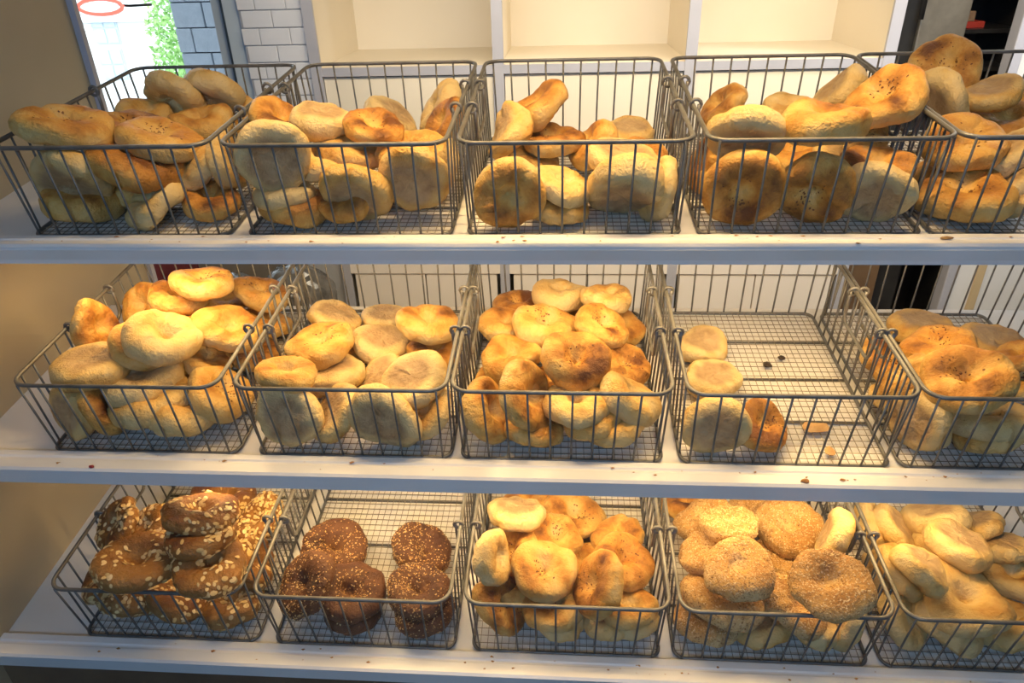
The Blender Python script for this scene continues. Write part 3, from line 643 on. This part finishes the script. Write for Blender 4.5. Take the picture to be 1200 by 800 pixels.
(1,2,'g',-0.1358,0.0616,-0.2694,0.038,0.019,0.999,0.09,0.31,'brown bagel half hidden at the left, middle shelf third basket'),
(1,2,'g',-0.0488,0.0553,-0.2714,-0.006,-0.012,1,0.09,0.31,'orange bagel hidden under the central ring, middle shelf third basket'),
(1,2,'n',0.0636,0.0644,-0.2427,0.359,-0.279,0.891,0.0915,0.31,'dark toasted onion bagel at the right, middle shelf third basket'),
(1,2,'n',-0.0634,0.1412,-0.2095,0.124,-0.063,0.99,0.1099,0.31,'wide pale ring above the central one, middle shelf third basket'),
(1,2,'g',-0.1168,0.0674,-0.2317,-0.092,-0.026,0.995,0.1033,0.31,'pale golden ring at the left middle, middle shelf third basket'),
(1,2,'n',-0.0159,0.0062,-0.1968,0.14,-0.367,0.92,0.1095,0.31,'big glossy ring in the centre facing out, middle shelf third basket'),
(1,2,'n',-0.0791,-0.0568,-0.28,0.005,0.142,0.99,0.09,0.31,'bagel flat on the mesh at the left front, middle shelf third basket'),
(1,2,'g',0.0426,-0.0537,-0.2748,-0.275,0.101,0.956,0.0972,0.31,'bagel flat on the mesh at the right front, middle shelf third basket'),
(1,2,'p',0.0623,-0.0367,-0.2379,0.556,0.072,0.828,0.1004,0.38,'roll shaped bagel slanting down at the right, middle shelf third basket'),
(1,2,'g',0.011,-0.0551,-0.2628,-0.268,0.177,0.947,0.0967,0.31,'bagel above the lowest right one, middle shelf third basket'),
(1,2,'p',-0.0152,-0.0552,-0.2361,-0.027,-0.012,1,0.0968,0.31,'pale ring pressed on the front rim, middle shelf third basket'),
(1,2,'g',-0.1476,-0.0506,-0.2527,0.875,-0.214,0.433,0.1025,0.31,'bagel on edge at the far left front wires, middle shelf third basket'),
(1,2,'g',-0.0869,-0.0551,-0.2259,0.812,-0.384,0.44,0.1059,0.31,'second bagel from left standing at the front wires, middle shelf third basket'),
(1,3,'p',0.2042,0.1617,-0.2599,-0.003,0.187,-0.982,0.09,0.31,'rearmost flat pale bagel by the left side wires, middle shelf fourth basket'),
(1,3,'p',0.2098,0.0725,-0.271,-0.017,0.149,-0.989,0.092,0.31,'middle flat pale bagel by the left side wires, middle shelf fourth basket'),
(1,3,'n',0.2567,-0.0525,-0.275,0.354,-0.277,0.893,0.09,0.31,'orange flecked bagel leaning behind the front disc, middle shelf fourth basket'),
(1,3,'p',0.1855,-0.0781,-0.2563,0.241,0.97,0.037,0.0971,0.31,'floury disc leaning on the left front wires, middle shelf fourth basket'),
(1,4,'g',0.5895,0.217,-0.2505,0,0.049,-0.999,0.1075,0.31,'browned upside down bagel at the back left, middle shelf fifth basket'),
(1,4,'g',0.6774,0.158,-0.249,-0.051,0.088,-0.995,0.1104,0.31,'browned upside down bagel at the back right, middle shelf fifth basket'),
(1,4,'n',0.4863,0.1058,-0.2512,0.466,-0.436,0.77,0.09,0.31,'orange onion bagel seen through the left side wires, middle shelf fifth basket'),
(1,4,'p',0.4864,0.0296,-0.2685,-0.225,0.081,0.971,0.09,0.31,'pale bagel low by the left side wires, middle shelf fifth basket'),
(1,4,'p',0.4802,0.0165,-0.2315,-0.717,0.257,0.648,0.09,0.31,'bagel half hidden behind the left end rim, middle shelf fifth basket'),
(1,4,'g',0.6749,0.0761,-0.2261,-0.352,0.241,0.904,0.09,0.31,'bagel at the right edge behind another, middle shelf fifth basket'),
(1,4,'n',0.5558,0.0877,-0.2171,-0.266,0.086,0.96,0.1128,0.31,'roll shaped bagel with toasted onion on top, middle shelf fifth basket'),
(1,4,'n',0.6661,0.0455,-0.2524,-0.314,0.021,0.949,0.09,0.31,'golden bagel at the right edge by the front rim, middle shelf fifth basket'),
(1,4,'g',0.5713,-0.0568,-0.2754,-0.259,0.193,0.946,0.09,0.31,'shaded bagel flat on the mesh at the front, middle shelf fifth basket'),
(1,4,'p',0.57,-0.0527,-0.2533,-0.176,0.167,0.97,0.1019,0.31,'pale bagel under the large ring, middle shelf fifth basket'),
(1,4,'n',0.5235,-0.0491,-0.1902,-0.296,-0.174,0.939,0.1196,0.31,'large ring with burnt onion on its lower edge, middle shelf fifth basket'),
(1,4,'p',0.4736,-0.0585,-0.2556,0.911,0.411,-0.011,0.0933,0.31,'floury bagel on edge at the left front wires, middle shelf fifth basket'),
(2,0,'o',-0.6659,0.0629,-0.5387,0.234,0.139,0.962,0.1198,0.31,'oat bagel at the very back, cut off by the shelf above, bottom shelf first basket'),
(2,0,'O',-0.5818,0.0137,-0.5423,-0.295,-0.35,0.889,0.0951,0.31,'bagel densely coated with oats at the back right, bottom shelf first basket'),
(2,0,'o',-0.7733,-0.0816,-0.4761,-0.494,-0.459,0.738,0.09,0.31,'oat bagel standing at the back left, bottom shelf first basket'),
(2,0,'o',-0.7127,-0.0902,-0.4728,-0.402,-0.328,0.854,0.09,0.31,'oat bagel leaning on the back left one, bottom shelf first basket'),
(2,0,'o',-0.5926,-0.1255,-0.4048,0.115,0.287,0.951,0.1121,0.31,'smooth brown bagel with bare crown at the back, bottom shelf first basket'),
(2,0,'o',-0.5579,-0.0817,-0.5562,0.867,0.174,0.466,0.0978,0.31,'oat bagel on edge at the right side wires, bottom shelf first basket'),
(2,0,'O',-0.7455,-0.1271,-0.5738,0.355,0.275,0.893,0.1249,0.31,'thickly oat coated bagel on the mesh at front left, bottom shelf first basket'),
(2,0,'o',-0.6699,-0.1331,-0.5836,0.262,0.231,0.937,0.1042,0.31,'oat bagel on the mesh in the front middle, bottom shelf first basket'),
(2,0,'o',-0.5796,-0.1336,-0.5935,-0.118,0.022,0.993,0.0978,0.31,'oat bagel low at the right front, bottom shelf first basket'),
(2,0,'o',-0.7726,-0.1452,-0.5283,-0.476,-0.181,0.861,0.09,0.31,'oat bagel half hidden at the left, bottom shelf first basket'),
(2,0,'o',-0.5855,-0.1516,-0.4269,-0.013,0.252,0.968,0.1012,0.31,'narrow seen oat bagel behind the front ring, bottom shelf first basket'),
(2,0,'o',-0.6794,-0.1789,-0.4577,0.155,0.184,0.971,0.12,0.31,'broad oat bagel lying over the front left, bottom shelf first basket'),
(2,0,'o',-0.5656,-0.1805,-0.4545,0.167,-0.167,0.972,0.1086,0.31,'large oat ring with open hole at the front, bottom shelf first basket'),
(2,1,'d',-0.4263,-0.0419,-0.5531,0.265,-0.062,0.962,0.1153,0.31,'seed covered dark ring at the back left, bottom shelf second basket'),
(2,1,'d',-0.2786,-0.0193,-0.5778,0.213,-0.146,0.966,0.1084,0.31,'dark ring at the back right, bottom shelf second basket'),
(2,1,'d',-0.4449,-0.1353,-0.5388,-0.546,-0.354,0.76,0.1108,0.31,'dark bagel on edge at the left side, bottom shelf second basket'),
(2,1,'d',-0.3747,-0.1369,-0.5923,0.165,0.118,0.979,0.0958,0.31,'dark bagel under the shiny front ring, bottom shelf second basket'),
(2,1,'d',-0.2578,-0.1344,-0.5937,-0.015,0.088,0.996,0.1008,0.31,'lowest dark bagel at the right front, bottom shelf second basket'),
(2,1,'d',-0.265,-0.1216,-0.5617,0.056,0.024,0.998,0.1043,0.31,'thickly seeded dark bagel on top at the right front, bottom shelf second basket'),
(2,1,'d',-0.3724,-0.132,-0.5586,0.252,-0.078,0.965,0.1107,0.31,'shiny bare rimmed dark ring at the middle front, bottom shelf second basket'),
(2,2,'g',-0.0984,0.0991,-0.5645,0,0.221,0.975,0.09,0.31,'orange bagel cut off by the shelf above, bottom shelf third basket'),
(2,2,'n',-0.0106,0.0689,-0.5685,0.151,-0.055,0.987,0.1131,0.31,'pale ring at the back middle, bottom shelf third basket'),
(2,2,'p',-0.1134,0.0066,-0.5095,-0.048,-0.341,-0.939,0.1041,0.31,'pale bagel lying at the back left, bottom shelf third basket'),
(2,2,'g',0.0633,0.0101,-0.5589,-0.202,0.056,0.978,0.0945,0.31,'bagel at the back right behind the onion ring, bottom shelf third basket'),
(2,2,'n',-0.114,-0.0393,-0.5467,-0.635,-0.249,0.731,0.09,0.31,'orange onion bagel beside the upright left one, bottom shelf third basket'),
(2,2,'g',-0.1182,-0.0896,-0.5791,0.011,0.212,0.977,0.09,0.31,'bagel buried at the left, bottom shelf third basket'),
(2,2,'p',-0.1427,-0.1097,-0.4947,0.943,-0.158,0.294,0.09,0.38,'pale bagel upright on edge at the left side, bottom shelf third basket'),
(2,2,'n',-0.047,-0.0087,-0.5437,0.229,-0.037,0.973,0.0973,0.31,'ring with onion filled hole above the centre, bottom shelf third basket'),
(2,2,'g',0.0041,-0.03,-0.5834,-0.044,0.091,0.995,0.09,0.31,'bagel buried in the centre right, bottom shelf third basket'),
(2,2,'n',0.0671,-0.0755,-0.5297,0.317,-0.207,0.925,0.1015,0.31,'ring with dark onion lump at the right, bottom shelf third basket'),
(2,2,'n',-0.0617,-0.1044,-0.5239,0.106,-0.076,0.991,0.1101,0.31,'large onion ring in the centre, bottom shelf third basket'),
(2,2,'p',0.0402,-0.143,-0.5887,0.06,-0.347,-0.936,0.091,0.31,'pale bagel on the mesh at the front middle, bottom shelf third basket'),
(2,2,'p',0.0732,-0.1425,-0.5866,-0.086,0.313,0.946,0.09,0.31,'lowest bagel at the right front, bottom shelf third basket'),
(2,2,'p',-0.0374,-0.1408,-0.5925,-0.046,-0.223,-0.974,0.09,0.31,'pale bagel flat under the front golden one, bottom shelf third basket'),
(2,2,'g',0.0715,-0.1433,-0.5587,-0.014,0.247,0.969,0.09,0.31,'golden bagel at the right front rim, bottom shelf third basket'),
(2,2,'n',-0.0466,-0.1358,-0.57,-0.149,0.142,0.979,0.104,0.31,'golden ring at the middle front rim, bottom shelf third basket'),
(2,2,'n',-0.1274,-0.134,-0.5714,0.785,-0.117,0.609,0.1046,0.31,'bagel with burnt edge standing at the left front, bottom shelf third basket'),
(2,2,'n',0.0229,-0.1389,-0.515,-0.824,-0.14,0.548,0.1061,0.31,'upright ring facing left right of centre, bottom shelf third basket'),
(2,3,'g',0.1965,0.1057,-0.5653,-0.113,0.159,0.981,0.09,0.31,'plain orange bagel cut off at the back left, bottom shelf fourth basket'),
(2,3,'s',0.3134,0.0909,-0.5668,-0.168,0.123,0.978,0.09,0.31,'sesame bagel at the very back middle, bottom shelf fourth basket'),
(2,3,'s',0.2143,0.0297,-0.5311,-0.433,0.176,0.884,0.102,0.31,'sesame bagel at the back left, bottom shelf fourth basket'),
(2,3,'s',0.3587,0.0249,-0.5411,-0.09,-0.154,0.984,0.1159,0.31,'round sesame bagel at the back right, bottom shelf fourth basket'),
(2,3,'s',0.2407,-0.0285,-0.4885,-0.002,0.161,0.987,0.094,0.31,'sesame bagel between the back left ones, bottom shelf fourth basket'),
(2,3,'s',0.3465,-0.0105,-0.5745,0.024,-0.012,1,0.1028,0.31,'sesame bagel under the round top ones, bottom shelf fourth basket'),
(2,3,'p',0.4021,-0.0541,-0.4835,0.901,-0.371,-0.224,0.09,0.38,'pale bagel on edge with a dark dot at the right, bottom shelf fourth basket'),
(2,3,'s',0.2057,-0.0616,-0.5164,-0.343,0.173,0.923,0.0974,0.31,'sesame bagel at the left side, bottom shelf fourth basket'),
(2,3,'s',0.1944,-0.1363,-0.591,0.112,0.156,0.981,0.0997,0.31,'shaded sesame bagel on the mesh at front left, bottom shelf fourth basket'),
(2,3,'g',0.279,-0.141,-0.5909,0.188,-0.23,-0.955,0.09,0.31,'plain brown bagel on the mesh at the front middle, bottom shelf fourth basket'),
(2,3,'p',0.3537,-0.142,-0.586,-0.308,-0.297,-0.904,0.09,0.38,'pale bagel on edge low at the front, bottom shelf fourth basket'),
(2,3,'p',0.4052,-0.1424,-0.5729,0.957,-0.178,-0.229,0.09,0.31,'pale bagel on edge at the right front wires, bottom shelf fourth basket'),
(2,3,'s',0.2185,-0.1253,-0.5485,0.115,0.146,0.982,0.1291,0.31,'wide sesame bagel on the left front rim, bottom shelf fourth basket'),
(2,3,'s',0.3248,-0.1348,-0.5517,0.392,-0.09,0.916,0.1062,0.31,'sesame ring slanting at the middle front, bottom shelf fourth basket'),
(2,3,'s',0.2342,-0.1307,-0.484,-0.041,-0.1,0.994,0.1081,0.31,'round sesame bagel on top in the left centre, bottom shelf fourth basket'),
(2,3,'s',0.3482,-0.1789,-0.4553,-0.178,-0.058,0.982,0.1123,0.31,'large sesame bagel with torn edge on top at the right, bottom shelf fourth basket'),
(2,4,'p',0.5135,0.0487,-0.5573,-0.725,0.151,-0.672,0.09,0.38,'leftmost bagel on edge at the back left, bottom shelf fifth basket'),
(2,4,'p',0.5408,0.0347,-0.5478,-0.671,0.085,-0.736,0.0904,0.38,'second bagel on edge from the back left, bottom shelf fifth basket'),
(2,4,'p',0.6107,0.047,-0.5318,0.319,-0.387,-0.865,0.1038,0.38,'pale bagel lying at the back middle, bottom shelf fifth basket'),
(2,4,'p',0.6777,0.0429,-0.5451,0.352,-0.426,-0.833,0.09,0.31,'flat browned bagel at the back right, bottom shelf fifth basket'),
(2,4,'p',0.6979,-0.0012,-0.5484,0.152,-0.381,-0.912,0.09,0.31,'flat pale bagel at the right below the browned one, bottom shelf fifth basket'),
(2,4,'p',0.4937,-0.0541,-0.5699,0.708,-0.19,0.68,0.09,0.38,'bagel seen through the left side wires, bottom shelf fifth basket'),
(2,4,'p',0.6092,-0.0047,-0.5674,-0.386,-0.146,-0.911,0.1014,0.38,'slanted bagel under the topmost one, bottom shelf fifth basket'),
(2,4,'p',0.5963,-0.0459,-0.5046,-0.266,-0.099,-0.959,0.1031,0.38,'topmost slanted bagel in the middle, bottom shelf fifth basket'),
(2,4,'g',0.5039,-0.0776,-0.5317,0.587,-0.084,0.805,0.0925,0.38,'orange bagel on edge at the left, bottom shelf fifth basket'),
(2,4,'p',0.5068,-0.1123,-0.4882,-0.527,-0.027,-0.849,0.09,0.38,'bagel on edge between the orange and topmost ones, bottom shelf fifth basket'),
(2,4,'p',0.4942,-0.1324,-0.5799,0.652,-0.297,0.697,0.09,0.38,'pale bagel low in the front left corner, bottom shelf fifth basket'),
(2,4,'p',0.6988,-0.0466,-0.5653,-0.005,-0.008,1,0.0913,0.31,'ring at the right edge above another, bottom shelf fifth basket'),
(2,4,'p',0.5582,-0.1288,-0.5791,0.374,0.162,0.913,0.1106,0.38,'long looking bagel on edge behind the front ring, bottom shelf fifth basket'),
(2,4,'p',0.658,-0.1178,-0.589,-0.125,0.1,0.987,0.1053,0.31,'ring at the right edge by the front rim, bottom shelf fifth basket'),
(2,4,'p',0.5778,-0.1271,-0.5345,0.041,-0.113,0.993,0.1258,0.31,'large open ring leaning at the front rim, bottom shelf fifth basket'),
]
for n, (r, b, kind, x, y, z, nx_, ny_, nz_, D, th, label) in enumerate(BAGELS):
    gg = random.Random(n*7+1)
    dim = {'d': -.55, 'o': -.35, 's': .25}.get(kind.lower(), gg.choice((-.5,-.1,.1,.35)))
    if 'ring' in label: dim = -.55
    bias = .02+.13*any(k in label for k in ('orange','brown','toasted','burnt'))-.10*any(k in label for k in ('pale','floury'))
    me, V, g = make_bagel(D, n+11, kind, dim, bias, th)
    me.materials.append(MT[MK[kind]]); me.name = NM[kind]
    o = link(NM[kind], me); tag(o, label, 'bagel', GRP[kind])
    o.location = (x,y,z); o.rotation_mode = 'QUATERNION'
    q = Vector((0,0,1)).rotation_difference(Vector((nx_,ny_,nz_)))
    o.rotation_quaternion = q @ Vector((1,0,0)).rotation_difference(Vector((math.cos(gg.random()*6.28),math.sin(gg.random()*6.28),0)))
    topw = lambda lo, hi: (lambda u, k: ((k >= lo) & (k <= hi)).astype(float)[None]*np.ones((len(u),1)))
    if kind == 'n':
        hu = gg.random()*6.28
        topping('onion_bits', V, g, 34, (.0016,.0010,.0005), 'flk', MT['onion'], o, lambda u, k: np.where(k<9, np.exp(-((k-3)/3.2)**2), 0)[None]*(.25+2*np.exp(-(np.angle(np.exp(1j*(u-hu)))/.7)**2))[:,None])
    elif kind == 'o':
        topping('oat_flakes', V, g, 150, (.0042,.0028,.0008), 'flk', MT['oat'], o, lambda u, k: np.where(k<15, 1, .12)[None]*(.5+.5*np.sin(u*2+n))[:,None]+.05)
    elif kind == 'O':
        topping('oat_flakes', V, g, 400, (.0037,.0025,.0008), 'flk', MT['oat'], o, lambda u, k: np.where(k<17, 1, .3)[None]*np.ones((len(u),1)))
    elif kind == 'd':
        bare = 'bare' in label or 'shiny' in label
        topping('mixed_seeds', V, g, 300 if bare else 900, (.0017,.0011,.0007), 'oct', MT['seed'], o, (lambda u, k: np.where(k<8, 1, .06)[None]*np.ones((len(u),1))) if bare else (lambda u, k: np.where(k<14, 1, .25)[None]*(.65+.35*np.sin(u+n))[:,None]))
    elif kind == 's':
        topping('sesame_seeds', V, g, 2100, (.0018,.0011,.0006), 'oct', MT['sesame'], o, lambda u, k: np.clip((14.5-k)/3.0, 0, 1)[None]*np.ones((len(u),1)))

# ------------------------------------------------------------------ crumbs on the shelf edges and in the nearly empty basket
def on_shelf(r, x, y, z): 
    c, s = math.cos(TILT), math.sin(TILT); return Vector((x, DY[r]+y*c-z*s, -DZ[r]+y*s+z*c))
for r in range(3):
    g = np.random.default_rng(40+r); mb = MB()
    for k in range(34):
        s = .0008+.0022*g.random()**2; x = -.8+1.5*g.random(); y = -.026+.024*g.random()
        p = np.array(on_shelf(r, x, y, .0022+s*.35)); A = g.normal(size=(6,3))*.2
        mb.add([p+(OCT_V[i]+A[i])*np.array([s*1.6,s,s*.5]) for i in range(6)], OCT_F)
    o = mb.build('crumbs', MT['crumb']); tag(o, 'scattered bread crumbs on the %s shelf front edge' % SHN[r], 'crumbs', kind='stuff')
def flake(name, r, x, y, z, sx, sy, m, label, seed, cat):
    g = np.random.default_rng(seed); n = 9; mb = MB(); ring = []
    for k in range(n):
        a = 2*math.pi*k/n; rr = .75+.4*g.random(); ring.append((sx*rr*math.cos(a), sy*rr*math.sin(a)))
    v = [on_shelf(r, x+p[0], y+p[1], z+.0012+.001*g.random()) for p in ring]+[on_shelf(r, x+p[0]*.95, y+p[1]*.95, z) for p in ring]+[on_shelf(r, x, y, z+.004)]
    f = [(k,(k+1)%n,2*n) for k in range(n)]+[(k+n,(k+1)%n+n,(k+1)%n,k) for k in range(n)]+[tuple(range(2*n-1,n-1,-1))]
    o = mb.add(v, f).build(name, m); tag(o, label, cat)
flake('crust_flake', 1, .345, .083, .002, .022, .012, MT['flake'], 'large brown crust flake on the bare basket mesh', 1, 'crumb')
flake('crust_flake', 1, .352, .032, .002, .008, .011, MT['flake'], 'small pale crust flake near the bare basket front', 2, 'crumb')
flake('burnt_bit', 1, .310, .238, .002, .009, .008, MT['dark'], 'larger black burnt bit on the bare basket mesh', 3, 'crumb')
flake('burnt_bit', 1, .338, .258, .002, .006, .006, MT['dark'], 'smaller black burnt bit behind the larger one', 4, 'crumb')
flake('crust_flake', 0, .462, -.012, .0025, .009, .003, MT['crumb'], 'golden crust crumb on the top shelf edge at right', 5, 'crumb')
flake('crust_flake', 1, .300, -.027, .0022, .006, .004, MT['crumb'], 'golden crumb on the middle shelf edge below the bare basket', 7, 'crumb')
flake('red_smear', 1, -.73, -.030, .0022, .004, .003, MT['jam'], 'small red smear on the middle shelf edge at left', 6, 'stain')
